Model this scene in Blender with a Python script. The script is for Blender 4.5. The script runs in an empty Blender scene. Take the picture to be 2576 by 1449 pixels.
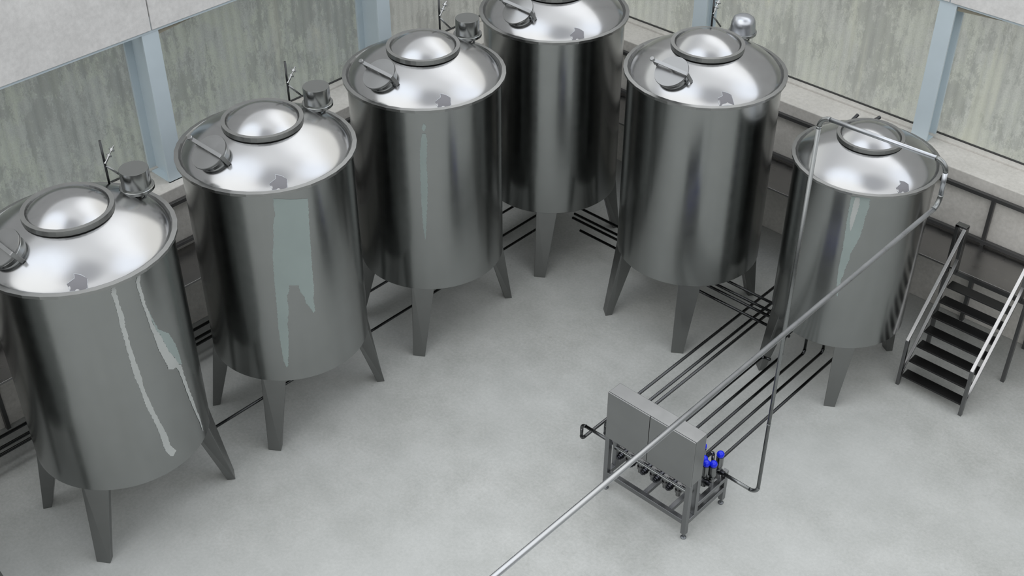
import bpy, bmesh, math, random
from mathutils import Vector, Matrix
random.seed(7)
PI = math.pi
R = math.radians
SC = bpy.context.scene
COL = SC.collection

# ------------------------------------------------------------------ materials
def nt(name):
    m = bpy.data.materials.new(name); m.use_nodes = True
    n = m.node_tree; n.nodes.clear()
    out = n.nodes.new('ShaderNodeOutputMaterial')
    b = n.nodes.new('ShaderNodeBsdfPrincipled')
    n.links.new(b.outputs[0], out.inputs[0])
    return m, n, b, out

def ramp(n, fac, stops):
    r = n.nodes.new('ShaderNodeValToRGB')
    e = r.color_ramp.elements
    while len(e) < len(stops): e.new(0.5)
    for i, (p, c) in enumerate(stops):
        e[i].position = p; e[i].color = (c[0], c[1], c[2], 1) if not isinstance(c, float) else (c, c, c, 1)
    n.links.new(fac, r.inputs[0])
    return r.outputs[0]

def noise(n, scale, detail=4, rough=.55, vec=None, mapscale=None, coord='Object'):
    t = n.nodes.new('ShaderNodeTexNoise')
    t.inputs['Scale'].default_value = scale; t.inputs['Detail'].default_value = detail
    t.inputs['Roughness'].default_value = rough
    tc = n.nodes.new('ShaderNodeTexCoord')
    src = tc.outputs[coord]
    if mapscale:
        mp = n.nodes.new('ShaderNodeMapping'); mp.inputs['Scale'].default_value = mapscale
        n.links.new(src, mp.inputs[0]); src = mp.outputs[0]
    n.links.new(src, t.inputs['Vector'])
    return t.outputs[0]

def mixc(n, fac, a, b, mode='MIX'):
    m = n.nodes.new('ShaderNodeMix'); m.data_type = 'RGBA'; m.blend_type = mode
    if isinstance(fac, float): m.inputs[0].default_value = fac
    else: n.links.new(fac, m.inputs[0])
    for i, v in ((6, a), (7, b)):
        if isinstance(v, tuple): m.inputs[i].default_value = (*v, 1)
        else: n.links.new(v, m.inputs[i])
    return m.outputs[2]

def bump(n, b, h, strength, dist=.01):
    bp = n.nodes.new('ShaderNodeBump'); bp.inputs['Strength'].default_value = strength
    bp.inputs['Distance'].default_value = dist
    n.links.new(h, bp.inputs['Height']); n.links.new(bp.outputs[0], b.inputs['Normal'])

def metal(name, col, rough, var=.06, metallic=1.0, rv=.04, scale=3.0):
    m, n, b, _ = nt(name)
    f = noise(n, scale, 3, .5)
    lo = tuple(c * (1 - var) for c in col); hi = tuple(min(1, c * (1 + var)) for c in col)
    n.links.new(ramp(n, f, [(.3, lo), (.7, hi)]), b.inputs['Base Color'])
    n.links.new(ramp(n, noise(n, scale * 2.3, 2), [(.3, rough - rv), (.7, rough + rv)]), b.inputs['Roughness'])
    b.inputs['Metallic'].default_value = metallic
    return m

def concrete(name, lo, hi, scale=1.2, rough=.75, fine=14., bumps=.15, speck=None, spec=.35):
    m, n, b, _ = nt(name)
    big = noise(n, scale, 6, .62)
    c = ramp(n, big, [(.33, lo), (.67, hi)])
    fn = noise(n, fine, 5, .7)
    c = mixc(n, 0.35, c, ramp(n, fn, [(.3, tuple(x * .8 for x in lo)), (.7, tuple(min(1, x * 1.12) for x in hi))]))
    if speck:
        s = noise(n, speck[0], 2, .5)
        c = mixc(n, ramp(n, s, [(speck[1], 0.0), (speck[1] + .03, 1.0)]), c, speck[2])
    n.links.new(c, b.inputs['Base Color'])
    b.inputs['Roughness'].default_value = rough
    b.inputs['Specular IOR Level'].default_value = spec
    bump(n, b, fn, bumps, .004)
    return m

M = {}
M['steel'] = metal('brushed_stainless', (.30, .31, .305), .205, .02, rv=.02)
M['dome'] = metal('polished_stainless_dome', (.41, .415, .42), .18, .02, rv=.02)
M['rim'] = metal('satin_stainless_rim', (.33, .335, .33), .36, .03)
M['leg'] = metal('stainless_leg', (.225, .23, .226), .36, .03)
M['lid'] = metal('satin_lid_steel', (.33, .335, .335), .32, .03)
M['pipe'] = metal('polished_pipe_steel', (.47, .49, .52), .3, .0)
M['pipe_dark'] = metal('dark_pipe_steel', (.06, .062, .064), .24, .05)
M['riser'] = metal('reflection_darkened_steel', (.24, .25, .25), .28, .0)
M['loop'] = metal('mid_grey_pipe_steel', (.10, .103, .106), .26, .0)
M['frame'] = metal('frame_steel', (.24, .245, .25), .33, .04)
M['cabinet'] = metal('cabinet_steel', (.27, .275, .275), .33, .03)
M['cab_top'] = M['cabinet']
M['seam'] = metal('dark_door_gasket', (.03, .03, .03), .6, .02, 0.0)
M['valve'] = metal('dark_valve_steel', (.07, .072, .08), .22, .1)
M['valve_grey'] = metal('grey_valve_steel', (.2, .2, .2), .35, .05)
M['actuator'] = metal('actuator_steel', (.24, .245, .245), .25, .05)
M['blue'] = metal('glossy_blue_plastic', (.004, .02, .75), .22, .02, 0.0)
M['tread'] = metal('black_tread_steel', (.006, .006, .006), .32, .05, 0.0)
M['stair'] = metal('stair_steel', (.42, .42, .425), .3, .03)
M['stair_dark'] = metal('stair_post_steel', (.18, .182, .185), .32, .03)
M['deck'] = metal('walkway_deck_steel', (.33, .325, .32), .3, .02)
M['rail'] = metal('dark_guardrail_steel', (.10, .10, .10), .35, .05, .6)
M['chrome'] = metal('bright_chrome', (.42, .43, .43), .2, .02)
M['rubber'] = metal('dark_foot_pad', (.16, .17, .18), .4, .05, .7)
M['column'] = metal('pale_blue_painted_steel', (.60, .695, .75), .42, .03, 0.0)
M['seal'] = metal('dark_joint', (.05, .05, .05), .8, .05, 0.0)
M['beige'] = metal('beige_wedge_paint', (.28, .265, .21), .6, .06, 0.0)
M['streak'] = metal('greenish_glare_paint', (.29, .345, .335), .5, .06, 0.1, scale=1.5)
M['streak_pale'] = metal('pale_glare_paint', (.43, .45, .44), .5, .06, 0.1, scale=2)
M['mark'] = metal('grey_reflection_paint', (.19, .19, .205), .45, .05, 0.2)
M['reflection_edge'] = metal('bright_reflection_paint', (.5, .53, .56), .4, .05, 0.2)
M['floor'] = concrete('polished_concrete_floor', (.355, .365, .347), (.515, .525, .51), 1.6, .55, 26., .2, spec=.25)
M['parapet'] = concrete('pale_parapet_concrete', (.54, .525, .49), (.69, .67, .635), 2.2, .85, 20., .25)
M['panel'] = concrete('white_precast_concrete', (.68, .675, .665), (.82, .815, .805), 2.6, .85, 16., .2)

# darker worn spots on the floor
def floor_spots():
    m = M['floor']; n = m.node_tree
    b = [x for x in n.nodes if x.type == 'BSDF_PRINCIPLED'][0]
    src = b.inputs['Base Color'].links[0].from_socket
    s = noise(n, 4.5, 4, .7)
    c = mixc(n, ramp(n, s, [(.665, 0.0), (.72, .6)]), src, (.33, .33, .315))
    s2 = noise(n, .35, 4, .55)
    c = mixc(n, ramp(n, s2, [(.38, 0.0), (.62, .5)]), c, (.46, .475, .465))
    n.links.new(c, b.inputs['Base Color'])
floor_spots()

def cladding(name, base, green, warm, axis, k=1.0):
    m, n, b, out_ = nt(name)
    g = noise(n, .8, 9, .74, mapscale=(1, 1, .5))
    c = ramp(n, g, [(.36, tuple(x*.86 for x in base)), (.47, base), (.53, green), (.60, base), (.68, warm)])
    f = noise(n, 60, 3, .8)
    c = mixc(n, .26, c, ramp(n, f, [(.35, tuple(x * .6 for x in base)), (.65, tuple(x * 1.4 for x in base))]))
    p = noise(n, 1.5, 11, .84, mapscale=(1, 1, .5))
    c = mixc(n, ramp(n, p, [(.515, 0.0), (.53, .6)]), c, tuple(x * .68 for x in base))
    dr = noise(n, 2.2, 5, .6, mapscale=(1, 1, .09))
    c = mixc(n, ramp(n, dr, [(.60, 0.0), (.66, .4)]), c, warm)
    # rib shading painted into the sheet colour: darker along the valleys
    tc = n.nodes.new('ShaderNodeTexCoord'); sp = n.nodes.new('ShaderNodeSeparateXYZ'); n.links.new(tc.outputs['Object'], sp.inputs[0])
    mu = n.nodes.new('ShaderNodeMath'); mu.operation = 'MULTIPLY'; mu.inputs[1].default_value = 2*PI/.145
    n.links.new(sp.outputs[axis], mu.inputs[0])
    si = n.nodes.new('ShaderNodeMath'); si.operation = 'SINE'; n.links.new(mu.outputs[0], si.inputs[0])
    r = ramp(n, si.outputs[0], [(0, 1.0), (1, 1.0)])
    mr = n.nodes.new('ShaderNodeMapRange'); n.links.new(si.outputs[0], mr.inputs['Value'])
    mr.inputs['From Min'].default_value = -1; mr.inputs['From Max'].default_value = .2; mr.interpolation_type = 'SMOOTHSTEP'
    mr.inputs['To Min'].default_value = .90; mr.inputs['To Max'].default_value = 1
    cb = n.nodes.new('ShaderNodeCombineColor')
    for i in range(3): n.links.new(mr.outputs[0], cb.inputs[i])
    c = mixc(n, 1.0, c, cb.outputs[0], 'MULTIPLY')
    n.links.new(c, b.inputs['Base Color'])
    b.inputs['Roughness'].default_value = .7
    # translucent fibre sheets: daylight comes through from outside
    tl = n.nodes.new('ShaderNodeBsdfTranslucent')
    n.links.new(mixc(n, 1.0, c, (k, k, k), 'MULTIPLY'), tl.inputs[0])
    ad = n.nodes.new('ShaderNodeAddShader')
    n.links.new(b.outputs[0], ad.inputs[0]); n.links.new(tl.outputs[0], ad.inputs[1]); n.links.new(ad.outputs[0], out_.inputs[0])
    return m
M['clad_a'] = cladding('mossy_corrugated_cladding', (.205, .208, .203), (.225, .232, .205), (.25, .243, .215), 1, 1.0)
M['clad_b'] = cladding('grey_corrugated_cladding', (.26, .25, .24), (.265, .257, .247), (.275, .265, .255), 1, 1.0)
M['clad_c'] = cladding('warm_corrugated_cladding', (.285, .28, .268), (.30, .298, .27), (.34, .33, .28), 0, 1.05)

def glass():
    m = bpy.data.materials.new('window_glass'); m.use_nodes = True
    n = m.node_tree; n.nodes.clear()
    out = n.nodes.new('ShaderNodeOutputMaterial')
    tr = n.nodes.new('ShaderNodeBsdfTransparent'); tr.inputs[0].default_value = (.93, .95, .945, 1)
    gl = n.nodes.new('ShaderNodeBsdfGlossy'); gl.inputs['Roughness'].default_value = .03
    fr = n.nodes.new('ShaderNodeFresnel'); fr.inputs[0].default_value = 1.4
    mx = n.nodes.new('ShaderNodeMixShader')
    ge = n.nodes.new('ShaderNodeNewGeometry')
    inv = n.nodes.new('ShaderNodeMath'); inv.operation = 'SUBTRACT'; inv.inputs[0].default_value = 1; n.links.new(ge.outputs['Backfacing'], inv.inputs[1])
    mu = n.nodes.new('ShaderNodeMath'); mu.operation = 'MULTIPLY'; n.links.new(fr.outputs[0], mu.inputs[0]); n.links.new(inv.outputs[0], mu.inputs[1])
    n.links.new(mu.outputs[0], mx.inputs[0]); n.links.new(tr.outputs[0], mx.inputs[1]); n.links.new(gl.outputs[0], mx.inputs[2])
    n.links.new(mx.outputs[0], out.inputs[0])
    return m
M['glass'] = glass()

# ------------------------------------------------------------------ mesh tools
def V(*a): return Vector(a)

def add_box(bm, lo, hi):
    x0, y0, z0 = lo; x1, y1, z1 = hi
    vs = [bm.verts.new(p) for p in ((x0,y0,z0),(x1,y0,z0),(x1,y1,z0),(x0,y1,z0),(x0,y0,z1),(x1,y0,z1),(x1,y1,z1),(x0,y1,z1))]
    for f in ((0,3,2,1),(4,5,6,7),(0,1,5,4),(1,2,6,5),(2,3,7,6),(3,0,4,7)): bm.faces.new([vs[i] for i in f])

def add_hex(bm, b4, t4):
    vs = [bm.verts.new(p) for p in b4] + [bm.verts.new(p) for p in t4]
    fs = [bm.faces.new([vs[i] for i in f]) for f in ((0,3,2,1),(4,5,6,7),(0,1,5,4),(1,2,6,5),(2,3,7,6),(3,0,4,7))]
    return fs

def frame_of(d):
    d = d.normalized()
    a = V(0,0,1) if abs(d.z) < .9 else V(1,0,0)
    u = d.cross(a).normalized(); return u, d.cross(u).normalized()

def add_tube(bm, pts, r, seg=16, caps=True, smooth=True, rr=None):
    pts = [Vector(p) for p in pts]
    n = len(pts)
    tang = []
    for i in range(n):
        a = pts[max(i-1,0)]; b = pts[min(i+1,n-1)]
        tang.append((b-a).normalized())
    u, v = frame_of(tang[0])
    rings = []
    for i in range(n):
        if i:
            q = tang[i-1].rotation_difference(tang[i]); u = q @ u; v = q @ v
        rad = rr[i] if rr else r
        rings.append([bm.verts.new(pts[i] + rad*(math.cos(2*PI*k/seg)*u + math.sin(2*PI*k/seg)*v)) for k in range(seg)])
    for i in range(n-1):
        for k in range(seg):
            f = bm.faces.new((rings[i][k], rings[i][(k+1)%seg], rings[i+1][(k+1)%seg], rings[i+1][k])); f.smooth = smooth
    if caps:
        bm.faces.new(rings[0][::-1]); bm.faces.new(rings[-1])

def add_lathe(bm, prof, c=(0,0,0), seg=48, smooth=True, sharp=()):
    """prof: (radius, z) from outer/bottom; radius 0 closes with a pole"""
    rings = []
    for r, z in prof:
        if r < 1e-6: rings.append([bm.verts.new((c[0], c[1], c[2]+z))])
        else: rings.append([bm.verts.new((c[0]+r*math.cos(2*PI*k/seg), c[1]+r*math.sin(2*PI*k/seg), c[2]+z)) for k in range(seg)])
    for i in range(len(rings)-1):
        a, b = rings[i], rings[i+1]
        sm = smooth and i not in sharp
        for k in range(seg):
            k2 = (k+1) % seg
            if len(a) == 1 and len(b) == 1: continue
            if len(a) == 1: f = bm.faces.new((a[0], b[k2], b[k]))
            elif len(b) == 1: f = bm.faces.new((a[k], a[k2], b[0]))
            else: f = bm.faces.new((a[k], a[k2], b[k2], b[k]))
            f.smooth = sm

def build(name, bm, mat, parent=None, bevel=0, recalc=True, auto=None):
    if recalc: bmesh.ops.recalc_face_normals(bm, faces=bm.faces)
    me = bpy.data.meshes.new(name); bm.to_mesh(me); bm.free()
    me.materials.append(mat)
    o = bpy.data.objects.new(name, me); COL.objects.link(o)
    if parent: o.parent = parent
    if auto is not None:
        for p in me.polygons: p.use_smooth = True
        try: me.set_sharp_from_angle(angle=R(auto))
        except Exception: pass
    if bevel:
        md = o.modifiers.new('bevel', 'BEVEL'); md.width = bevel; md.segments = 2; md.limit_method = 'ANGLE'; md.angle_limit = R(40)
    return o

def box(name, lo, hi, mat, parent=None, bevel=.003):
    bm = bmesh.new(); add_box(bm, lo, hi); return build(name, bm, mat, parent, bevel)

def tube(name, pts, r, mat, parent=None, seg=16):
    bm = bmesh.new(); add_tube(bm, pts, r, seg); return build(name, bm, mat, parent)

def lathe(name, prof, c, mat, parent=None, seg=48, auto=35):
    bm = bmesh.new(); add_lathe(bm, prof, c, seg)
    return build(name, bm, mat, parent, auto=auto)

def empty(name, loc=(0,0,0), parent=None):
    o = bpy.data.objects.new(name, None); COL.objects.link(o); o.location = loc
    o.empty_display_size = .2
    if parent: o.parent = parent
    return o

def tag(o, label, cat, group=None):
    o['label'] = label; o['category'] = cat
    if group: o['group'] = group
    return o

def struct(o, label=None):
    o['kind'] = 'structure'
    if label: o['label'] = label
    return o

def copy_tree(o, parent=None):
    c = o.copy(); COL.objects.link(c); c.parent = parent
    for ch in list(o.children): copy_tree(ch, c)
    return c

# ------------------------------------------------------------------ setting
XW, YW = -12.345, 14.162       # faces of the low concrete wall
XG, YG = -13.0, 14.80          # glazing planes
ZS = 2.155                     # top of the low wall
def slab(name, lo, hi, mat, label=None, bevel=0):
    return struct(box(name, lo, hi, mat, None, bevel), label)
slab('floor', (-13.4, -9, -.2), (9, 15.2, 0), M['floor'], 'pale polished concrete floor with faint stains')
def gable(name, lo, hi, label):
    return slab(name, lo, hi, M['parapet'], label, .012)
gable('wall_left', (-13.2, -9, 0), (XW, YW, ZS), 'low pale concrete wall on the left with a wide ledge')
gable('wall_back', (-13.2, YW, 0), (9, 15.0, ZS), 'low pale concrete wall at the back with a wide ledge')
# upper precast panels, with open joints between them
def panel(name, lo, hi, label): return slab(name, lo, hi, M['panel'], label, .006)
ys = [-9, -4.0, -.36, 3.32, 7.105, 10.78, 14.42]
zL, zB = 4.24, 4.155
up_l = None
bm = bmesh.new()
for a, b in zip(ys[:-1], ys[1:]): add_box(bm, (-12.80, a+.008, zL), (-12.455, b-.008, 6.7))
struct(build('wall_left_upper', bm, M['panel'], None, .006), 'upper white precast wall panels on the left')
bm = bmesh.new()
xs = [-12.455, -9.71, -5.99, -2.33, 1.35, 5.0, 9]
for a, b in zip(xs[:-1], xs[1:]): add_box(bm, (a+.008, 14.46, zB), (b-.008, 14.80, 6.7))
struct(build('wall_back_upper', bm, M['panel'], None, .006), 'upper white precast wall panels at the back')
box_j = slab('trim_1', (-12.79, -9, zL+.01), (-12.50, 14.4, 6.6), M['seal'], 'dark joint backing behind the left panels')
slab('trim_2', (-12.4, 14.50, zB+.01), (9, 14.79, 6.6), M['seal'], 'dark joint backing behind the back panels')
# blue head trims under the panels
slab('trim_3', (-12.53, -9, 4.205), (-12.475, 14.4, zL), M['column'], 'thin pale blue steel head trim on the left')
slab('trim_4', (-12.45, 14.49, 4.12), (9, 14.545, zB), M['column'], 'thin pale blue steel head trim at the back')
# concrete upstands at the foot of the glazing
slab('trim_5', (XG-.03, -9, ZS), (XG+.115, 14.685, ZS+.028), M['parapet'], 'narrow light upstand under the left glazing', .004)
slab('trim_6', (-12.885, YG-.115, ZS), (9, YG+.03, ZS+.028), M['parapet'], 'narrow light upstand under the back glazing', .004)

def wedge(name, p, q, h, axis, label):
    """beige wedge that tapers off along the bay"""
    bm = bmesh.new()
    if axis == 'y':
        x0, x1 = -12.60, -12.50
        b4 = [(x0, p, zL-h), (x1, p, zL-h), (x1, q, zL-.002), (x0, q, zL-.002)]
        t4 = [(x0, p, zL+.02), (x1, p, zL+.02), (x1, q, zL+.02), (x0, q, zL+.02)]
    else:
        y0, y1 = 14.51, 14.60
        b4 = [(p, y0, zB-h), (p, y1, zB-h), (q, y1, zB-.002), (q, y0, zB-.002)]
        t4 = [(p, y0, zB+.02), (p, y1, zB+.02), (q, y1, zB+.02), (q, y0, zB+.02)]
    add_hex(bm, b4, t4)
    return struct(build(name, bm, M['beige']), label)
wedge('trim_7', 7.2, 8.25, .10, 'y', 'beige wedge tapering away beside the left column')
wedge('trim_8', -5.89, -4.75, .10, 'x', 'beige wedge tapering away beside the right column')

# glazed bays with corrugated cladding seen through the panes
def bay(i, axis, a, b, mat, label, lam=.145, amp=.012):
    w = empty('window_%d' % i)
    struct(w, label)
    bm = bmesh.new()
    N = int((b-a)/lam*10)
    top, bot = 4.45, ZS
    cols = []
    for k in range(N+1):
        t = a + (b-a)*k/N; off = amp*math.sin(2*PI*t/lam)
        if axis == 'y': p = (XG-.10+off, t)
        else: p = (t, YG+.10-off)
        cols.append((bm.verts.new((p[0], p[1], bot)), bm.verts.new((p[0], p[1], top))))
    for k in range(N):
        f = bm.faces.new((cols[k][0], cols[k+1][0], cols[k+1][1], cols[k][1])); f.smooth = True
    o = build('corrugated_sheet', bm, mat, w, recalc=False)
    if axis == 'y':
        box('glass_pane', (XG-.012, a, ZS+.028), (XG-.004, b, 4.45), M['glass'], w, 0)
        box('window_bead', (XG-.02, a, ZS+.028), (XG+.012, b, ZS+.04), M['seal'], w, 0)
    else:
        box('glass_pane', (a, YG+.004, ZS+.028), (b, YG+.012, 4.45), M['glass'], w, 0)
        box('window_bead', (a, YG-.012, ZS+.028), (b, YG+.02, ZS+.04), M['seal'], w, 0)
    return w
bay(1, 'y', 3.42, 7.084, M['clad_a'], 'left bay of mossy corrugated cladding behind glass')
bay(2, 'y', 7.088, 10.751, M['clad_a'], 'second bay of mossy cladding behind glass on the left')
bay(3, 'y', 10.755, 14.88, M['clad_b'], 'corner bay of grey cladding on the left wall', .17, .008)
bay(4, 'x', -13.08, -9.714, M['clad_c'], 'back bay of pale ribbed cladding left of the middle column')
bay(5, 'x', -9.710, -6.016, M['clad_c'], 'back bay of stained cladding between two columns')
bay(6, 'x', -6.012, -2.33, M['clad_c'], 'right back bay of stained cladding behind glass')
bay(7, 'x', -2.326, 1.2, M['clad_c'], 'back bay further right')
bay(8, 'y', -.1, 3.416, M['clad_a'], 'left bay nearest the camera')

def column(axis, a, label):
    """H section, front flange towards the hall"""
    w = .232
    t = tag(empty('steel_column', (0,0,0)), label, 'column', 'pale blue steel columns between the window bays')
    f = empty
    if axis == 'y':
        t.location = (-12.75, a+w/2, ZS)
        L = lambda x0,y0,x1,y1,z0,z1: ((x0+12.75, y0-a-w/2, z0-ZS), (x1+12.75, y1-a-w/2, z1-ZS))
        box('front_flange', *L(-12.512, a, -12.48, a+w, ZS, 4.40), M['column'], t)
        box('web', *L(-12.93, a+w/2-.012, -12.512, a+w/2+.012, ZS, 4.40), M['column'], t, 0)
        box('rear_flange', *L(-12.965, a, -12.93, a+w, ZS, 4.40), M['column'], t)
        box('base_plate', *L(-12.965, a, -12.48, a+w, ZS, ZS+.018), M['column'], t)
    else:
        t.location = (a+w/2, 14.75, ZS)
        L = lambda x0,y0,x1,y1,z0,z1: ((x0-a-w/2, y0-14.75, z0-ZS), (x1-a-w/2, y1-14.75, z1-ZS))
        box('front_flange', *L(a, 14.487, a+w, 14.52, ZS, 4.40), M['column'], t)
        box('web', *L(a+w/2-.012, 14.52, a+w/2+.012, 14.74, ZS, 4.40), M['column'], t, 0)
        box('rear_flange', *L(a, 14.74, a+w, 14.772, ZS, 4.40), M['column'], t)
        box('base_plate', *L(a, 14.487, a+w, 14.772, ZS, ZS+.018), M['column'], t)
column('y', 6.970, 'pale blue steel column on the left ledge, nearest the frontmost tank')
column('y', 10.637, 'pale blue steel column on the left ledge, behind the third tank')
column('x', -9.828, 'pale blue steel column at the top centre, behind the tank with the rounded vent pot')
column('x', -6.130, 'pale blue steel column on the back ledge, behind the smallest tank')

# ------------------------------------------------------------------ walkway along the walls
ZD = 1.25
t = tag(empty('walkway_platform', (-5.0, 13.77, ZD)), 'dark steel walkway platform along the foot of the back wall', 'walkway', 'steel walkways along the walls')
def rel(o, lo, hi): l = o.location; return (lo[0]-l.x, lo[1]-l.y, lo[2]-l.z), (hi[0]-l.x, hi[1]-l.y, hi[2]-l.z)
box('deck', *rel(t, (-12.34, 13.386, ZD-.03), (3.0, YW-.004, ZD)), M['deck'], t)
box('front_beam', *rel(t, (-4.72, 13.386, ZD-.09), (3.0, 13.42, ZD-.03)), M['stair_dark'], t, 0)
for x in (-10.2, -8.35, -6.52, -4.685, -3.78, -1.95, -.1):
    box('post', *rel(t, (x-.025, 14.08, 0), (x+.025, 14.14, ZD-.03)), M['stair_dark'], t, 0)
t = tag(empty('walkway_platform', (-11.98, 5, ZD)), 'dark steel walkway platform along the foot of the left wall', 'walkway', 'steel walkways along the walls')
box('deck', *rel(t, (XW+.004, -6, ZD-.03), (-11.62, 13.384, ZD)), M['deck'], t)
for y in (.38, 2.21, 4.05, 5.88, 7.71, 9.54, 11.37):
    box('post', *rel(t, (-12.34, y-.025, 0), (-12.285, y+.025, ZD-.03)), M['stair_dark'], t, 0)
t = tag(empty('guardrail', (-5.0, 14.11, ZD)), 'black steel guard rail standing on the back walkway', 'railing', 'guard rails on the walkways')
box('top_rail', *rel(t, (-12.3, 14.085, 1.945), (3, 14.14, 2.0)), M['rail'], t, .004)
box('bottom_rail', *rel(t, (-12.3, 14.085, 1.285), (3, 14.14, 1.335)), M['rail'], t, .004)
for x in (-10.2, -8.35, -6.52, -4.685, -2.85, -1.0, .8):
    box('post', *rel(t, (x-.026, 14.09, ZD), (x+.026, 14.135, 1.95)), M['rail'], t, .004)
t = tag(empty('guardrail', (-12.29, 5, ZD)), 'black steel guard rail standing on the left walkway', 'railing', 'guard rails on the walkways')
box('top_rail', *rel(t, (-12.325, -6, 1.945), (-12.27, 14.0, 2.0)), M['rail'], t, .004)
box('bottom_rail', *rel(t, (-12.325, -6, 1.335), (-12.27, 14.0, 1.385)), M['rail'], t, .004)
for y in (.38, 2.21, 4.05, 5.88, 7.71, 9.54, 11.37, 13.2):
    box('post', *rel(t, (-12.32, y-.026, ZD), (-12.275, y+.026, 1.95)), M['rail'], t, .004)

# ------------------------------------------------------------------ tanks
DR, DH, DZ = .942, .40, 3.60          # elliptical dome
def dome_z(r):
    e = DZ + DH*math.sqrt(max(0, 1 - (r/DR)**2))
    return .42*e + .58*(2.682 + math.sqrt(1.34**2 - r*r))
SEG = 96
def pol(r, a, z): return (r*math.cos(R(a)), r*math.sin(R(a)), z)

CACHE = {}
def cached(key, parent, make):
    if key in CACHE:
        o = bpy.data.objects.new(key.split('|')[0], CACHE[key].data); COL.objects.link(o)
        for md in CACHE[key].modifiers:
            n = o.modifiers.new(md.name, md.type)
            for at in ('width', 'segments', 'limit_method', 'angle_limit'):
                if hasattr(md, at): setattr(n, at, getattr(md, at))
    else:
        o = make(); CACHE[key] = o
    o.parent = parent
    return o

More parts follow.
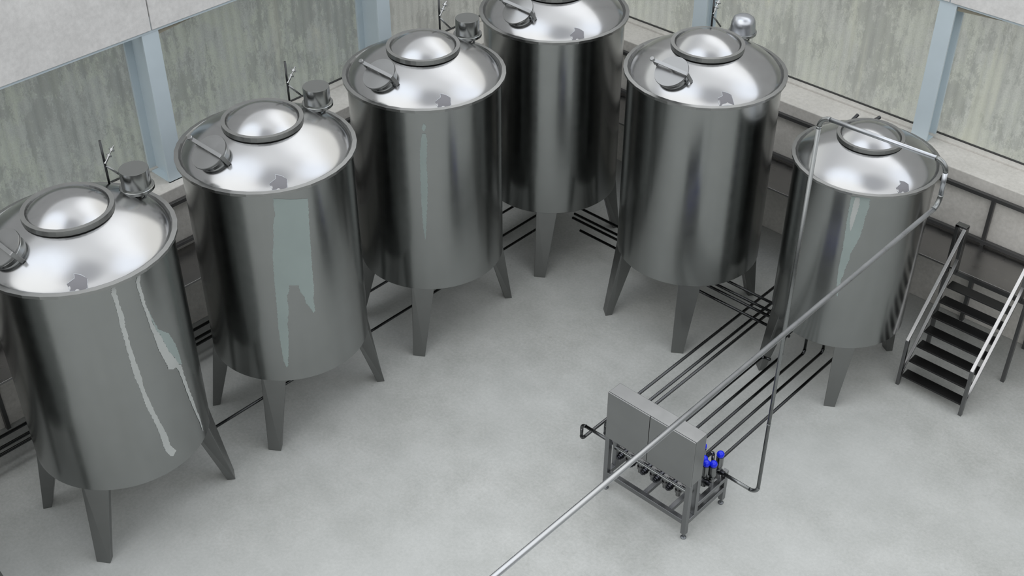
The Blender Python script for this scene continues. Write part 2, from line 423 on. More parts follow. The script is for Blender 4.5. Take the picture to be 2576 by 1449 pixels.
def tank(c, label, fx=1.0, fz=1.0, manway=True, pot='flat', pole=True, roundlid=False):
    t = empty('storage_tank', (c[0], c[1], 0))
    t.scale = (fx, fx, fz)
    tag(t, label, 'tank', 'stainless steel storage tanks')
    def shell():
        prof = [(0.0, .93), (.5, .95), (.80, .985), (.915, 1.02), (.9441, 1.047)]
        prof += [(.9441, 1.047 + (3.655-1.047)*k/12) for k in range(1, 13)]
        bm = bmesh.new(); add_lathe(bm, prof, seg=SEG)
        return build('tank_shell', bm, M['steel'], auto=30)
    cached('tank_shell|', t, shell)
    def rim():
        prof = [(.943, 3.625), (.998, 3.632), (1.0, 3.667), (.952, 3.672), (.93, 3.64), (.943, 3.625)]
        bm = bmesh.new(); add_lathe(bm, prof, seg=36, smooth=False)
        return build('rim', bm, M['rim'])
    cached('rim|', t, rim)
    def dome():
        bm = bmesh.new()
        prof = [(DR*math.sin(a), dome_z(DR*math.sin(a))) for a in [PI/2*(1-k/56) for k in range(57)]]
        # stop under the hatch ring
        prof = [p for p in prof if p[0] > .38] + [(.38, dome_z(.38)), (.38, dome_z(.38)-.03)]
        add_lathe(bm, prof, seg=SEG)
        return build('dome_top', bm, M['dome'], auto=40)
    cached('dome_top|', t, dome)
    def ring():
        prof = [(.40, 3.962), (.447, 3.962), (.447, 4.018), (.402, 4.018), (.398, 3.99), (.40, 3.962)]
        bm = bmesh.new(); add_lathe(bm, prof, seg=40, smooth=False)
        return build('hatch_ring', bm, M['rim'])
    cached('hatch_ring|', t, ring)
    def cap():
        rc = .60; base = 3.985
        zc = base - math.sqrt(rc*rc - .41*.41)
        prof = [(.41, base-.02)] + [(.41 - .41*k/20, zc + math.sqrt(rc*rc - (.41 - .41*k/20)**2)) for k in range(21)]
        prof[-1] = (0, prof[-1][1])
        bm = bmesh.new(); add_lathe(bm, prof, seg=64)
        return build('hatch_cover', bm, M['dome'], auto=50)
    cached('hatch_cover|', t, cap)
    legs = [('a', -60.5, -51.7, 1.05, .95, -60.8, -41), ('b', 55.4, 64, 1.095, 1.0, 41, 61),
            ('c', -133, -124.5, 1.095, 1.0, -140, -120), ('d', 124, 132.5, 1.095, 1.0, 120, 140)]
    for k, a0, a1, ro, ri, b0, b1 in legs:
        def leg():
            bm = bmesh.new()
            ot = .925
            bot = [pol(ri, a0+.3, 0), pol(ri, a1-.3, 0), pol(ro, a1, 0), pol(ro, a0, 0)]
            k_ = .36
            top = [pol(.66, b0+2, 1.24), pol(.66, b1-2, 1.24), pol(ot, b1, 1.24), pol(ot, b0, 1.24)]
            add_hex(bm, bot, top)
            return build('leg', bm, M['leg'], None, .006)
        cached('leg|'+k, t, leg)
    if manway:
        tilt = R(33)
        MM = Matrix.Translation((.02, -.741, 3.919)) @ Matrix.Rotation(tilt, 4, 'X')
        def fin(name, bm, mat, bevel=0, auto=None):
            bm.transform(MM)
            return build(name, bm, mat, None, bevel, auto=auto)
        def neck():
            bm = bmesh.new(); add_lathe(bm, [(.186, -.22), (.186, -.05), (.198, -.044), (.202, -.036), (.198, -.028), (.186, -.026), (0, -.024)], seg=56)
            return fin('manway_neck', bm, M['steel'], auto=35)
        nk = cached('manway_neck|', t, neck)
        def lid():
            if roundlid: prof = [(0, -.024), (.20, -.024), (.211, -.016), (.209, -.004), (.19, .002), (.05, .016), (0, .022)]
            else: prof = [(0, -.024), (.208, -.024), (.210, -.012), (.207, 0), (0, .001)]
            bm = bmesh.new(); add_lathe(bm, prof, seg=56)
            return fin('lid', bm, M['lid'], auto=35)
        cached('lid|%s' % roundlid, nk, lid)
        def clamp():
            bm = bmesh.new()
            ya, yb = -.006, .038
            add_hex(bm, [(-.27, ya, .066), (.232, ya, .034), (.232, yb, .034), (-.27, yb, .066)],
                        [(-.27, ya, .080), (.232, ya, .050), (.232, yb, .050), (-.27, yb, .080)])
            add_hex(bm, [(.240, ya, -.105), (.258, ya, -.105), (.258, yb, -.105), (.240, yb, -.105)],
                        [(.222, ya, .048), (.240, ya, .046), (.240, yb, .046), (.222, yb, .048)])
            add_box(bm, (-.02, ya, 0), (.02, yb, .058))
            add_box(bm, (-.232, ya+.004, -.03), (-.222, yb-.004, .07))
            return fin('clamp_bar', bm, M['lid'], .003)
        cached('clamp_bar|', nk, clamp)
        def knob():
            bm = bmesh.new()
            add_lathe(bm, [(0, -.02), (.010, -.02), (.010, .074), (.028, .076), (.030, .094), (.026, .101), (0, .102)], (-.262, .016, 0), 24)
            return fin('knob', bm, M['lid'], auto=35)
        cached('knob|', nk, knob)
    if pot:
        px, py = -.023, .783
        def mkpot():
            bm = bmesh.new()
            if pot == 'flat':
                prof = [(0, 3.885), (.15, 3.885), (.15, 4.086), (.148, 4.09), (0, 4.09)]
            else:
                prof = [(0, 3.885), (.162, 3.888), (.158, 3.92), (.154, 3.97), (.147, 4.02), (.128, 4.062), (.09, 4.088), (.045, 4.098), (0, 4.10)]
            add_lathe(bm, prof, (px, py, 0), 48)
            return build('vent_pot', bm, M['pipe'] if pot != 'flat' else M['steel'], auto=35 if pot == 'flat' else 60)
        vp = cached('vent_pot|'+pot, t, mkpot)
        def fl():
            bm = bmesh.new()
            add_lathe(bm, [(0, 3.852), (.172, 3.852), (.176, 3.857), (.176, 3.888), (.172, 3.892), (0, 3.892)], (px, py, 0), 48)
            return build('flange', bm, M['steel'], auto=35)
        cached('flange|', vp, fl)
        def st():
            bm = bmesh.new()
            add_lathe(bm, [(.05, 3.74), (.05, 3.80), (.11, 3.855)], (px, py, 0), 32)
            for dx, dy in ((.09, .02), (-.06, -.06), (-.03, .09)):
                add_tube(bm, [(px+dx, py+dy, 3.70), (px+dx, py+dy, 3.855)], .012, 10)
            return build('stem', bm, M['riser'], auto=40)
        cached('stem|', vp, st)
    if pole:
        def pl_():
            bm = bmesh.new(); add_tube(bm, [(-.428, .694, 3.70), (-.428, .694, 4.288)], .0125, 14)
            return build('gauge_pipe', bm, M['pipe_dark'])
        gp = cached('gauge_pipe|', t, pl_)
        def ar():
            bm = bmesh.new(); add_tube(bm, [(-.424, .697, 3.992), (-.389, .843, 3.808)], .0115, 12, rr=[.0125, .011])
            return build('side_arm', bm, M['riser'])
        cached('side_arm|', gp, ar)
        def vv():
            a, b = V(-.418, .690, 4.02), V(-.445, .842, 4.16)
            L = lambda s: a.lerp(b, s)
            bm = bmesh.new()
            add_tube(bm, [L(0), L(.42)], .014, 12)
            add_tube(bm, [L(.42), L(1.0)], .008, 10)
            add_tube(bm, [L(.42), L(.50)], .022, 12); add_tube(bm, [L(.70), L(.84)], .022, 12)
            d = V(1, .1, 0)*.034
            for s in (.46, .77): add_tube(bm, [L(s)-d, L(s)+d], .011, 10)
            return build('sampling_valve', bm, M['chrome'], auto=35)
        cached('sampling_valve|', gp, vv)
    return t

CEN = {1: (-10.158, 4.530), 2: (-10.165, 6.920), 3: (-10.169, 9.343), 4: (-10.174, 11.740), 5: (-7.7005, 11.726), 6: (-5.578, 12.081)}
TK = {}
TK[1] = tank(CEN[1], 'large stainless tank at the lower left, nearest, cut by the left edge')
TK[2] = tank(CEN[2], 'large stainless tank with a broad forked pale patch of painted glare, second along the left wall')
TK[3] = tank(CEN[3], 'large stainless tank with one thin pale vertical streak, third along the left wall')
TK[4] = tank(CEN[4], 'large stainless tank in the far corner, its hatch cut by the top edge', roundlid=True)
TK[5] = tank(CEN[5], 'large stainless tank with a rounded bell-shaped vent pot, on the back wall', pot='bell')
TK[6] = tank(CEN[6], 'smallest stainless tank, without a manway, under the bent overhead pipe beside the stairs', .8655, .8548, False, None, False)

tank((-10.155, 1.765), 'large stainless tank outside the lower left corner, only the edge of a leg in view')

# two short slanting vents behind the hatch of the small tank
for p, q in (((-.50, .27, 3.84), (-.465, .47, 3.945)), ((-.225, .40, 3.945), (-.176, .55, 3.985))):
    bm = bmesh.new(); add_tube(bm, [p, q], .024, 14)
    build('short_vent', bm, M['pipe_dark'], TK[6], auto=35)

# glare patches painted onto the shells (angle, height pairs down each side)
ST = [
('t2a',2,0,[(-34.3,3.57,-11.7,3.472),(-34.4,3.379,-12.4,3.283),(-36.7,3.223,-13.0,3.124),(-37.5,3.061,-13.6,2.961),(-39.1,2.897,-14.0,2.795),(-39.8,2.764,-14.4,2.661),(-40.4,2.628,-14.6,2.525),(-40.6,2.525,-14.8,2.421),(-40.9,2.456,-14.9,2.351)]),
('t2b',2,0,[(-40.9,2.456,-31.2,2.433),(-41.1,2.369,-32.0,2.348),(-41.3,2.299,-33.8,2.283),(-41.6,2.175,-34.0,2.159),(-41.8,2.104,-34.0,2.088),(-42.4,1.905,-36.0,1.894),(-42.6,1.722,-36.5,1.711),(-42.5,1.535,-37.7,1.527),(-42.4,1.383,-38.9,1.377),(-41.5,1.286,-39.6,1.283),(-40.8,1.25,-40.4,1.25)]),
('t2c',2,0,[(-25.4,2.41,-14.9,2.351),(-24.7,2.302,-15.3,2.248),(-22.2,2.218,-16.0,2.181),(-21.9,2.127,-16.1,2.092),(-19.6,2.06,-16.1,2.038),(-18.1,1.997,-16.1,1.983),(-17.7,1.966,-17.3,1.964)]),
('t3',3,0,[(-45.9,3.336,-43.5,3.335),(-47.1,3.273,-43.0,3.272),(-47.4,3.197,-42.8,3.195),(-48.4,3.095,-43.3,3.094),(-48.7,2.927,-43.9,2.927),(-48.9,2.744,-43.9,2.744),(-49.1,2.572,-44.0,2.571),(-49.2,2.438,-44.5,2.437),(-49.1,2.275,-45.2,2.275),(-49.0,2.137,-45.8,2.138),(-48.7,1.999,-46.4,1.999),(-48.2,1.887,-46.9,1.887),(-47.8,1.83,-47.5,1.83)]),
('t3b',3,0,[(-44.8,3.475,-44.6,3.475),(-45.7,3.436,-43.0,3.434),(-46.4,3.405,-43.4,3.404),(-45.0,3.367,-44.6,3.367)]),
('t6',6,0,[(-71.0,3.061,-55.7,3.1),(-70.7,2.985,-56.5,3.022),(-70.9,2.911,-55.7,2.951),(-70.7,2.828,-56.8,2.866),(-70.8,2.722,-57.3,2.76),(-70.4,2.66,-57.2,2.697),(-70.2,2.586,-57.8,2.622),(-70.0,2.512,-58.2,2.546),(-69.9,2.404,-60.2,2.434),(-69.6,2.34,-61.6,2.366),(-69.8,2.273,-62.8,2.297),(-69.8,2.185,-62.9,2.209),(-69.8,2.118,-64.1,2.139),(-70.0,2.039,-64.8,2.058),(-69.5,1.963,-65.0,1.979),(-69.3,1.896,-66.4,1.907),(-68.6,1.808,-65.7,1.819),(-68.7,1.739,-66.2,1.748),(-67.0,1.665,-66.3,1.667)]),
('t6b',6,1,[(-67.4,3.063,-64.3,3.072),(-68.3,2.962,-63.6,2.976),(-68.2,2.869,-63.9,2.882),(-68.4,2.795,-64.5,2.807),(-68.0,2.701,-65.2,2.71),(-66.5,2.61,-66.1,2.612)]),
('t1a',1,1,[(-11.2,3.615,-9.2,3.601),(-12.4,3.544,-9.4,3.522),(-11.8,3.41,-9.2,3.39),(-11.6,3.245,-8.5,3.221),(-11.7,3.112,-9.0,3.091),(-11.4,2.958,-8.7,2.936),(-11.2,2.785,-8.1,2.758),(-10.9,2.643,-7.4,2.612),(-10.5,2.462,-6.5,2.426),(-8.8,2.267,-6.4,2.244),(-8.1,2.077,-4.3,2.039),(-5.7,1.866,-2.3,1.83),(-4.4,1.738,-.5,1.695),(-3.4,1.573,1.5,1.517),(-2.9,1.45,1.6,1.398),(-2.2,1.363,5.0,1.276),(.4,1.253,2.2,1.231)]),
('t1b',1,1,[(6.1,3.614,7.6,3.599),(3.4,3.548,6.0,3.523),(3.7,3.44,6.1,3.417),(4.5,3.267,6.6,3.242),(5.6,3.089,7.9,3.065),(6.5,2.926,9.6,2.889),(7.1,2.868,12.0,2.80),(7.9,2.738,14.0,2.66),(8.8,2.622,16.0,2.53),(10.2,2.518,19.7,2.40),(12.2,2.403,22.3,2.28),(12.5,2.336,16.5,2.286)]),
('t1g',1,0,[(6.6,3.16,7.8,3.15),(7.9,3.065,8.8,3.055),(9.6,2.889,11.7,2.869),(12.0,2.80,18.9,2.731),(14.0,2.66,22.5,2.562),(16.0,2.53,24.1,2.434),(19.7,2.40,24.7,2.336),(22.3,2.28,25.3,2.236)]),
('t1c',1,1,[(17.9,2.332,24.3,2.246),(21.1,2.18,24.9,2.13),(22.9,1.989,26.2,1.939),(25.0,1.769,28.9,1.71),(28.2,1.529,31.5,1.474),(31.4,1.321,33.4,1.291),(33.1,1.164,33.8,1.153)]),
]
def add_glare(k, pale, rows, lift):
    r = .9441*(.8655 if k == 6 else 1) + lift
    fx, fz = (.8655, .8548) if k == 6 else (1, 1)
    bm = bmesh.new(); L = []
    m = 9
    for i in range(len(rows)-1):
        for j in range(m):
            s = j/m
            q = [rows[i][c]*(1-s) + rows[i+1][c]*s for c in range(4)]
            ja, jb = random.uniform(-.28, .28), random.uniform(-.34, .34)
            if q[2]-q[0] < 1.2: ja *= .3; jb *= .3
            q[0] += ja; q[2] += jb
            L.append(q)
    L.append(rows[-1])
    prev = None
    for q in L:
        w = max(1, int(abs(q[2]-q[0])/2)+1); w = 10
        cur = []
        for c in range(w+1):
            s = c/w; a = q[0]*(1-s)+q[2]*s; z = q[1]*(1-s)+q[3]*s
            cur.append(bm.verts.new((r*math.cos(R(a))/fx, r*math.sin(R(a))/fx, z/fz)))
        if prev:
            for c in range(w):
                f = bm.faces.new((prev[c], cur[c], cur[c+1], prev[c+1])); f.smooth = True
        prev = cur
    o = build('glare_patch', bm, M['streak_pale' if pale else 'streak'], TK[k], recalc=True)
    o['label'] = 'pale grey streak of painted glare' if pale else 'greenish grey streak of painted glare'
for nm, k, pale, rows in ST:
    add_glare(k, pale, rows, .0015 if not pale else .0025)

# reflection painted as a dull keyhole shape on every dome, with thin bright edges
MK = {'a': [(.718,-.511),(.729,-.43),(.699,-.41),(.745,-.366),(.801,-.338),(.845,-.378),(.833,-.423),(.769,-.519)],
      'b': [(.615,-.612),(.639,-.554),(.602,-.527),(.658,-.487),(.706,-.467),(.75,-.49),(.783,-.504),(.671,-.643)]}
def mark(k, pts):
    c = [sum(p[i] for p in pts)/len(pts) for i in (0, 1)]
    def P(x, y, lift): return (x, y, dome_z(math.hypot(x, y)) + lift*1.6)
    bm = bmesh.new()
    N = len(pts)
    def ringat(s): return [bm.verts.new(P(c[0]+(p[0]-c[0])*s, c[1]+(p[1]-c[1])*s, .0015)) for p in pts]
    rs = [ringat(s) for s in (1, .75, .5, .25)]; cv = bm.verts.new(P(*c, .0015))
    for a, b in zip(rs, rs[1:]):
        for i in range(N):
            f = bm.faces.new((a[i], a[(i+1)%N], b[(i+1)%N], b[i])); f.smooth = True
    for i in range(N): bm.faces.new((rs[-1][i], rs[-1][(i+1)%N], cv)).smooth = True
    o = build('painted_reflection', bm, M['mark'], TK[k], recalc=True)
    for seq in (range(0, 4), range(4, 8)):
        bm = bmesh.new(); path = []
        for i in seq:
            a, b = pts[i], pts[(i+1) % N]
            for q in (0, .33, .66): path.append(P(a[0]*(1-q)+b[0]*q, a[1]*(1-q)+b[1]*q, .001))
        add_tube(bm, path, .003, 6)
        build('reflection_edge', bm, M['reflection_edge'], o)
for k in (1, 2, 3, 4, 6): mark(k, MK['a'])
mark(5, MK['b'])

# ------------------------------------------------------------------ pipework
def fillet(pts, br, n=8):
    """split a polyline into straight runs and bends"""
    pts = [Vector(p) for p in pts]
    runs, bends = [], []
    start = pts[0]
    for i in range(1, len(pts)-1):
        p, a, b = pts[i], (pts[i-1]-pts[i]).normalized(), (pts[i+1]-pts[i]).normalized()
        ang = a.angle(b); d = br/math.tan(ang/2)
        s, e = p + a*d, p + b*d
        cdir = (a+b).normalized(); cen = p + cdir*(br/math.sin(ang/2))
        v0, v1 = s-cen, e-cen
        arc = []
        tot = v0.angle(v1); ax = v0.cross(v1).normalized()
        for k in range(n+1): arc.append(cen + Matrix.Rotation(tot*k/n, 3, ax) @ v0)
        runs.append((start, s)); bends.append(arc); start = e
    runs.append((start, pts[-1]))
    return runs, bends

def pipe(name, label, pts, r, br, mat, group=None, cat='pipe', elbow_mat=None):
    if len(pts) == 2:
        m_ = (Vector(pts[0]) + Vector(pts[1]))/2
        o = tube(name, [Vector(p)-m_ for p in pts], r, mat); o.location = m_
        return tag(o, label, cat, group)
    t = tag(empty(name, pts[0]), label, cat, group)
    o0 = Vector(pts[0])
    runs, bends = fillet(pts, br)
    for a, b in runs: tube('tube', [a-o0, b-o0], r, mat, t)
    for arc in bends:
        q = [p-o0 for p in arc]
        e = tube('elbow', q, r*1.10, elbow_mat or mat, t)
    return t

G1 = 'dark transfer pipes running to the valve cabinet'
xsY = [-6.79, -6.615, -6.52, -6.07, -5.895, -5.72, -5.555, -5.38]
zP = .30
pipe('transfer_pipe', 'dark pipe farthest left of those behind the valve cabinet, ending in the outer loop',
     [(xsY[0], 12.95, zP), (xsY[0], 8.50, zP), (xsY[0], 8.50, .545), (-6.29, 8.50, .545)],
     .020, .06, M['loop'], G1)
pipe('transfer_pipe', 'dark pipe second from the left behind the valve cabinet, ending in the inner loop',
     [(xsY[1], 12.95, zP), (xsY[1], 8.73, zP), (xsY[1], 8.73, .545), (-6.29, 8.73, .545)], .020, .06, M['loop'], G1)
pipe('transfer_pipe', 'dark pipe third from the left behind the valve cabinet, close beside its neighbour',
     [(xsY[2], 12.95, zP), (xsY[2], 8.97, zP), (xsY[2], 8.97, .545), (-6.29, 8.97, .545)], .020, .06, M['loop'], G1)
pipe('transfer_pipe', 'dark pipe ending with a small elbow at the left foot of the smallest tank',
     [(xsY[3], 9.085, zP), (xsY[3], 11.25, zP), (xsY[3]+.12, 11.25, zP+.02)], .019, .035, M['pipe_dark'], G1)
for x, y, lb in ((xsY[4], 11.42, 'dark pipe turning upright under the smallest tank, leftmost of three risers'),
                 (xsY[5], 11.69, 'dark pipe turning upright under the smallest tank, middle of three risers'),
                 (xsY[6], 11.87, 'dark pipe turning upright under the smallest tank, rightmost of three risers')):
    pts = [(x, 9.085, zP), (x, y, zP), (x, y, .62 if x == xsY[4] else .80)]
    if x == xsY[4]: pts.append((x, y+.35, .62))
    pipe('transfer_pipe', lb, pts, .019, .05, M['pipe_dark'], G1)
pipe('transfer_pipe', 'dark pipe farthest right, passing behind the front leg of the smallest tank', [(xsY[7], 9.085, zP), (xsY[7], 12.9, zP)], .019, .05, M['pipe_dark'], G1)

G2 = 'dark pipes passing under the tanks on the back wall'
for y, x0, lb in ((11.765, -9.6, 'nearest of the four parallel pipes between the corner tank and the next'),
                  (11.945, -9.9, 'second nearest of the four parallel pipes under the back tanks'),
                  (12.045, -9.95, 'third of the four parallel pipes under the back tanks'),
                  (12.215, -10.0, 'farthest of the four parallel pipes under the back tanks')):
    pipe('cross_pipe', lb, [(x0, y, .365), (-6.0, y, .365)], .0195, .05, M['pipe_dark'], G2)
G3 = 'dark pipes running along the left row of tanks'
pipe('long_pipe', 'thin dark pipe showing between the legs of the left tanks, nearest the open floor',
     [(-10.155, 4.6, zP), (-10.155, 11.62, zP), (-10.155, 11.62, .93)], .018, .05, M['pipe_dark'], G3)
pipe('long_pipe', 'thin dark pipe under the third tank, on the wall side of its neighbour', [(-10.40, 9.4, zP), (-10.40, 11.8, zP), (-10.40, 11.8, .93)], .018, .05, M['pipe_dark'], G3)
pipe('long_pipe', 'thin dark pipe under the left tanks, farthest from the open floor', [(-10.818, 7.1, zP), (-10.818, 12.2, zP), (-10.5, 12.2, zP)], .018, .05, M['pipe_dark'], G3)
for x, lb in ((-11.89, 'dark pipe at the lower left, closest to the left wall'), (-11.715, 'dark pipe at the lower left, middle of three by the wall'),
              (-11.61, 'dark pipe at the lower left, outermost of three by the wall')):
    pipe('wall_pipe', lb, [(x, -6.0, zP), (x, 7.6, zP)], .021, .05, M['pipe_dark'], 'three dark pipes under the left walkway')

# long overhead pipe: cabinet -> riser -> over the small tank -> towards the camera
yr = 8.97
oh = pipe('overhead_pipe', 'long bright steel pipe rising beside the cabinet, bending twice and crossing the whole floor overhead',
     [(-5.075, yr, .545), (-4.639, yr, .545), (-4.639, yr, 5.305), (-3.432, yr, 5.335), (-3.418, yr, 4.92), (-3.40, -4.5, 4.92)],
     .0208, .10, M['pipe'], None)
for i, ch in enumerate([c for c in oh.children if c.name.startswith('tube')]):
    if i in (0, 1): ch.data.materials[0] = M['riser']  # lower run and riser darkened to paint in the floor's reflection
for i, ch in enumerate([c for c in oh.children if c.name.startswith('elbow')]):
    ch.data.materials[0] = M['riser']
for z_, x_ in ((1.6, -4.639), (5.19, -4.639)):
    lathe('weld_collar', [(.0205, -.008), (.0235, -.006), (.0235, .006), (.0205, .008)], (x_+5.075, 0, z_-.545), M['riser'], oh, 24)

# ------------------------------------------------------------------ valve cabinet
cx0, cx1, cy0, cy1 = -6.275, -5.085, 8.288, 8.50
B = (-5.68, 8.68, 0)
cab = tag(empty('valve_cabinet', B), 'grey steel two-door cabinet over a valve rack on a floor stand with levelling feet', 'cabinet')
def cb(name, lo, hi, mat=M['frame'], parent=cab, bevel=.003):
    return box(name, tuple(a-b for a, b in zip(lo, B)), tuple(a-b for a, b in zip(hi, B)), mat, parent, bevel)
cb('cabinet_box', (cx0, cy0+.022, .835), (cx1, cy1, 1.50), M['cabinet'], bevel=.004)
cb('gasket', (cx0+.006, cy0+.018, .841), (cx1-.006, cy0+.0225, 1.494), M['seam'], bevel=0)
cb('door', (cx0, cy0, .83), (-5.691, cy0+.018, 1.50), M['cabinet'], bevel=.004)
cb('door', (-5.685, cy0, .83), (cx1, cy0+.018, 1.50), M['cabinet'], bevel=.004)
w = .06
def lv(x, y): return (x, y)
for x, y, zt in ((cx0, cy0, .832), (cx1-w, cy0, .832), (cx0, 9.07-w, .53), (cx1-w, 9.07-w, .53)):
    lg = cb('leg', (x, y, .075), (x+w, y+w, zt), M['frame'])
    ft = bmesh.new()
    add_lathe(ft, [(0, 0), (.032, 0), (.034, .012), (.026, .02), (.011, .024), (.011, .08), (0, .08)], (x+w/2-B[0], y+w/2-B[1], 0), 24)
    build('levelling_foot', ft, M['rubber'], lg, auto=35)
for x in (cx0, cx1-w): cb('cabinet_post', (x, cy1-w, .29), (x+w, cy1, .835), M['frame'])
cb('front_beam', (cx0+w, cy0, .225), (cx1-w, cy0+w, .29))
cb('rear_beam', (cx0+w, 9.07-w, .225), (cx1-w, 9.07, .29))
cb('side_beam', (cx0, cy0+w, .225), (cx0+w, 9.07-w, .29)); cb('side_beam', (cx1-w, cy0+w, .225), (cx1, 9.07-w, .29))
cb('upper_side_beam', (cx0, cy1, .385), (cx0+w, 9.07-w, .44)); cb('upper_side_beam', (cx1-w, cy1, .385), (cx1, 9.07-w, .44))
cb('cross_beam', (-5.735, cy0+w, .235), (-5.682, 9.07-w, .289)); cb('cross_beam', (-5.375, cy0+w, .235), (-5.322, 9.07-w, .289))
def lt(name, segs, mat, parent=cab, seg=18, auto=35):
    """segs: list of (p, q, r) in world space"""
    bm = bmesh.new()
    for p, q, r in segs: add_tube(bm, [Vector(p)-Vector(B), Vector(q)-Vector(B)], r, seg)
    return build(name, bm, mat, parent, auto=auto)
rows_y = (8.50, 8.73, 8.97)
zM = .545
for x in xsY[3:]:
    a_, b_ = [V(x, 9.08, zP), V(x, 8.90, zP), V(x, 8.90, zM)], None
    runs, bends = fillet(a_, .05)
    bm = bmesh.new(); path = [runs[0][0]] + bends[0] + [runs[-1][1]]
    add_tube(bm, [p-V(*B) for p in path], .019, 14)
    build('inlet_pipe', bm, M['pipe_dark'], cab)
for y in rows_y:
    x1 = -5.10 if y != rows_y[0] else -5.15
    hp = lt('header_pipe', [((-6.285, y, zM), (-5.20, y, zM), .024)], M['valve_grey'])
for y in rows_y[:2]:
    lt('capped_end', [((-5.20, y, zM), (-5.135, y, zM), .034), ((-5.145, y, zM), (-5.125, y, zM), .040), ((-5.125, y, zM), (-5.105, y, zM), .028), ((-5.105, y, zM), (-5.095, y, zM), .034)], M['valve'])
lt('union_nut', [((-5.20, 8.97, zM), (-5.15, 8.97, zM), .036), ((-5.15, 8.97, zM), (-5.13, 8.97, zM), .042), ((-5.13, 8.97, zM), (-5.08, 8.97, zM), .030)], M['valve'])
lt('front_header', [((-6.215, 8.415, .60), (-5.155, 8.415, .60), .024)], M['riser'])
vx = [-6.105, -5.935, -5.757, -5.583, -5.400]
for x in vx:
    bm = bmesh.new()
    y1 = 8.335; z1 = .575
    def T(a, b, r): add_tube(bm, [V(x, a, z1)-V(*B), V(x, b, z1)-V(*B)], r, 20)
    T(8.48, 8.40, .032); T(8.445, 8.43, .041); T(8.41, 8.375, .036); T(8.385, 8.37, .043); T(8.372, 8.352, .035); T(8.352, 8.342, .039); T(8.343, 8.322, .028); T(8.323, 8.315, .019)
    vb = build('valve_body', bm, M['valve'], cab, auto=35)
    for yb in rows_y:
        pass
    lt('drain_stub', [((x+.075, 8.44, .44), (x+.075, 8.44, .62), .027), ((x+.075, 8.44, .50), (x+.075, 8.44, .535), .04), ((x+.075, 8.44, .57), (x+.075, 8.44, .60), .036)], M['valve_grey'])
# upright actuated valves with blue indicator domes
def actuator(x, y, zc, h=.13, hidden=False):
    o = lt('actuator', [((x, y, zc-.035-h), (x, y, zc-.03), .043), ((x, y, zc-.035-h-.012), (x, y, zc-.035-h), .037), ((x, y, zc-.03), (x, y, zc-.02), .036),
                        ((x, y, zc-.06-h), (x, y, zc-.035-h), .015), ((x, y, .44), (x, y, zc-.06-h), .03), ((x, y, zc-.09-h), (x, y, zc-.075-h), .042)], M['actuator'])
    bm = bmesh.new()
    prof = [(.045*math.cos(a), .045*math.sin(a)) for a in [(-PI/2*.75) + k*(PI/2*1.75)/14 for k in range(15)]]
    prof[-1] = (0, .045); prof.insert(0, (0, prof[0][1]))
    add_lathe(bm, prof, (x-B[0], y-B[1], zc), 28)
    d = build('indicator_dome', bm, M['blue'], o, auto=50); d['label'] = 'bright blue plastic dome'
actuator(-5.163, 8.97, .80)
actuator(-5.145, 8.816, .773)
actuator(-5.205, 8.76, .783)
actuator(-5.262, 8.795, .79)
actuator(-5.205, 8.53, .80)
for x in vx:
    for y in rows_y[1:]: actuator(x-.0, y, .77)
lt('clamp_rod', [((-5.145, 8.83, .59), (-5.15, 8.99, .60), .007)], M['valve'])
# little return bend behind the domes
rb = [V(-5.27, 8.62, .80), V(-5.248, 8.955, .80), V(-5.240, 8.955, .56)]
runs, bends = fillet(rb, .05)
bm = bmesh.new()
for a, b_ in runs: add_tube(bm, [a-V(*B), b_-V(*B)], .019, 14)
for arc in bends: add_tube(bm, [p-V(*B) for p in arc], .022, 14)
build('return_bend', bm, M['riser'], cab)

# ------------------------------------------------------------------ staircase up to the walkway
S = (-4.21, 12.85, 0)
stair = tag(empty('staircase', S), 'steep steel staircase with seven black treads and flat handrails, at the right edge', 'stairs')
def sb(name, lo, hi, mat, bevel=.003): return box(name, tuple(a-b for a, b in zip(lo, S)), tuple(a-b for a, b in zip(hi, S)), mat, stair, bevel)
xl, xr = -4.64, -3.80
for i in range(7):
    y = 12.305 + .1275*i; z = .175 + .1675*i
    bm = bmesh.new()
    d = .155
    q = lambda x, yy, zz: (x-S[0], yy-S[1], zz)
    add_hex(bm, [q(xl+.01, y, z-.028), q(xr-.01, y, z-.028), q(xr-.01, y+d, z-.022), q(xl+.01, y+d, z-.022)],
                [q(xl+.01, y, z-.006), q(xr-.01, y, z-.006), q(xr-.01, y+d, z), q(xl+.01, y+d, z)])
    build('tread', bm, M['tread'], stair, .002)
def sweep(name, prof, path, mat):
    """rectangle half sizes (across x, normal) swept along a path in the YZ plane"""
    hx, hn = prof
    bm = bmesh.new(); rings = []
    n = len(path)
    for i, (x, y, z) in enumerate(path):
        a = path[max(0, i-1)]; b = path[min(n-1, i+1)]
        d = V(0, b[1]-a[1], b[2]-a[2]).normalized(); nn = V(0, -d.z, d.y)
        c = V(x, y, z) - V(*S)
        rings.append([bm.verts.new(c + V(sx*hx, 0, 0) + nn*sn*hn) for sx, sn in ((-1,-1),(1,-1),(1,1),(-1,1))])
    for a, b in zip(rings, rings[1:]):
        for k in range(4): bm.faces.new((a[k], a[(k+1)%4], b[(k+1)%4], b[k]))
    bm.faces.new(rings[0][::-1]); bm.faces.new(rings[-1])
    return build(name, bm, mat, stair, .003, auto=25)
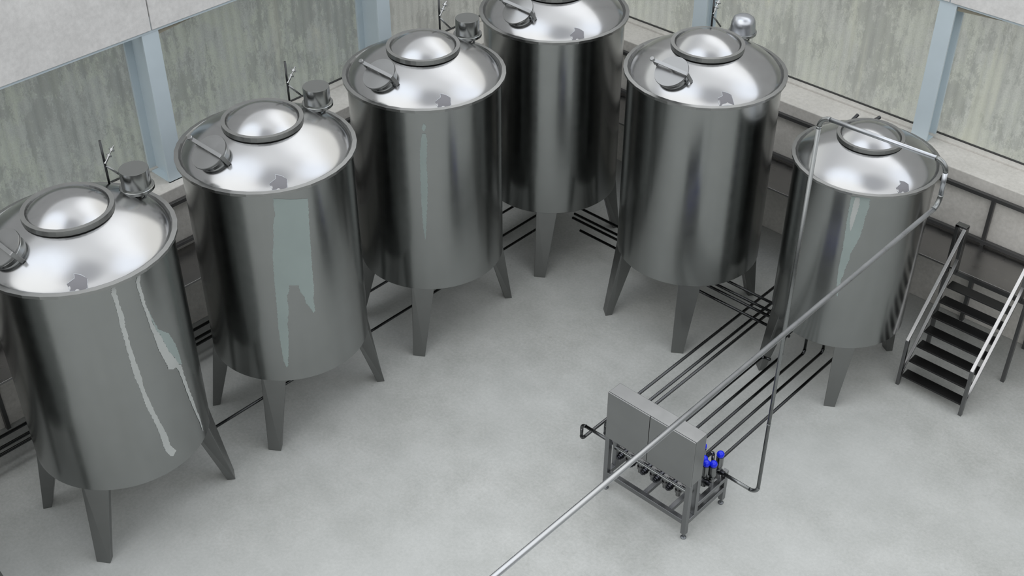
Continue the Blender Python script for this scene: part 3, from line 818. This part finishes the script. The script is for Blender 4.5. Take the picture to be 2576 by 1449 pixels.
for side, x, sg in (('l', -4.66, 1), ('r', -3.79, -1)):
    # stringer: straight flight that curls upright at the head
    path = [(x, 12.335, .05), (x, 12.36, .20)]
    for k in range(1, 9): path.append((x, 12.36 + .105*k, .20 + .1375*k))
    y8, z8 = path[-1][1], path[-1][2]
    for k in range(1, 9):
        a = R(52.6) + (PI/2 - R(52.6))*k/8
        path.append((x, path[-1][1] + .055*math.cos(a), path[-1][2] + .055*math.sin(a)))
    sweep('stringer', (.02, .017), path, M['stair'])
    # handrail from the low newel to the head bracket
    sweep('handrail', (.022, .012), [(x, 12.29, .725), (x, 13.29, 1.955)], M['stair'])
    sb('newel_post', (x-.022, 12.29, 0), (x+.022, 12.335, .725), M['stair_dark'])
    sb('head_post', (x-.022, 13.27, 1.25), (x+.022, 13.36, 1.955), M['stair_dark'])
    xo = x - sg*.10
    sb('support_post', (xo-.024, 13.26, 0), (xo+.024, 13.31, 1.96), M['stair_dark'])
    sb('head_bracket', (min(x, xo)-.022, 13.26, 1.93), (max(x, xo)+.022, 13.35, 1.962), M['stair_dark'])
    sb('post_cap', (xo-.0245, 13.255, 1.225), (xo+.0245, 13.312, 1.262), M['rail'])

# ------------------------------------------------------------------ light: soft overcast hall light from a procedural sky
wd = bpy.data.worlds.new('hall_sky'); SC.world = wd; wd.use_nodes = True
n = wd.node_tree; n.nodes.clear()
out = n.nodes.new('ShaderNodeOutputWorld'); bg = n.nodes.new('ShaderNodeBackground')
n.links.new(bg.outputs[0], out.inputs[0])
tc = n.nodes.new('ShaderNodeTexCoord')
def dirv(az, el): return (math.cos(R(el))*math.cos(R(az)), math.cos(R(el))*math.sin(R(az)), math.sin(R(el)))
def blob(az, el, w0, w1):
    """1 inside w0 degrees, 0 outside w1"""
    d = n.nodes.new('ShaderNodeVectorMath'); d.operation = 'DOT_PRODUCT'
    n.links.new(tc.outputs['Generated'], d.inputs[0]); d.inputs[1].default_value = dirv(az, el)
    mr = n.nodes.new('ShaderNodeMapRange'); mr.interpolation_type = 'SMOOTHSTEP'
    mr.inputs['From Min'].default_value = math.cos(R(w1)); mr.inputs['From Max'].default_value = math.cos(R(w0))
    n.links.new(d.outputs['Value'], mr.inputs['Value'])
    return mr.outputs[0]
sep = n.nodes.new('ShaderNodeSeparateXYZ'); n.links.new(tc.outputs['Generated'], sep.inputs[0])
mr = n.nodes.new('ShaderNodeMapRange'); mr.interpolation_type = 'SMOOTHSTEP'
mr.inputs['From Min'].default_value = .06; mr.inputs['From Max'].default_value = .52
n.links.new(sep.outputs[2], mr.inputs['Value'])
col = mixc(n, mr.outputs[0], (.07, .072, .072), (.80, .81, .82))
W = [((180, 30), (20, 50), (.5, .51, .52), .75), ((-32, 69), (7, 24), (.40, .41, .43), .95), ((50, 45), (6, 26), (1.08, 1.13, 1.22), 1.0),
     ((-118, 64), (6, 26), (1.14, 1.20, 1.30), 1.0), ((95, 45), (8, 32), (1.25, 1.26, 1.28), .9), ((-92, 44), (8, 34), (1.15, 1.15, 1.14), .9),
     ((-143, 22), (5, 25), (.35, .36, .37), .7),
     ((180, 6), (25, 50), (.75, .76, .74), 1.0), ((90, 6), (25, 50), (.85, .84, .80), 1.0)]
for (az, el), (w0, w1), c, s in W:
    f = blob(az, el, w0, w1)
    mm = n.nodes.new('ShaderNodeMath'); mm.operation = 'MULTIPLY'; mm.inputs[1].default_value = s; n.links.new(f, mm.inputs[0])
    col = mixc(n, mm.outputs[0], col, c)
n.links.new(col, bg.inputs['Color']); bg.inputs['Strength'].default_value = 1.82

# ------------------------------------------------------------------ camera
cd = bpy.data.cameras.new('camera'); cam = bpy.data.objects.new('camera', cd); COL.objects.link(cam)
cam.location = (0, 0, 10.753)
cam.rotation_euler = (R(90-37.0656), 0, R(42.9824))
cd.sensor_width = 36; cd.lens = 36*3151.88/2576; cd.clip_end = 200
SC.camera = cam
vs = SC.view_settings
vs.view_transform = 'Standard'; vs.look = 'None'; vs.gamma = 1; vs.use_curve_mapping = False
vs.exposure = 0.0
SC.cycles.use_denoising = True
SC.cycles.max_bounces = 7; SC.cycles.diffuse_bounces = 3; SC.cycles.glossy_bounces = 4
SC.cycles.transmission_bounces = 3; SC.cycles.transparent_max_bounces = 8
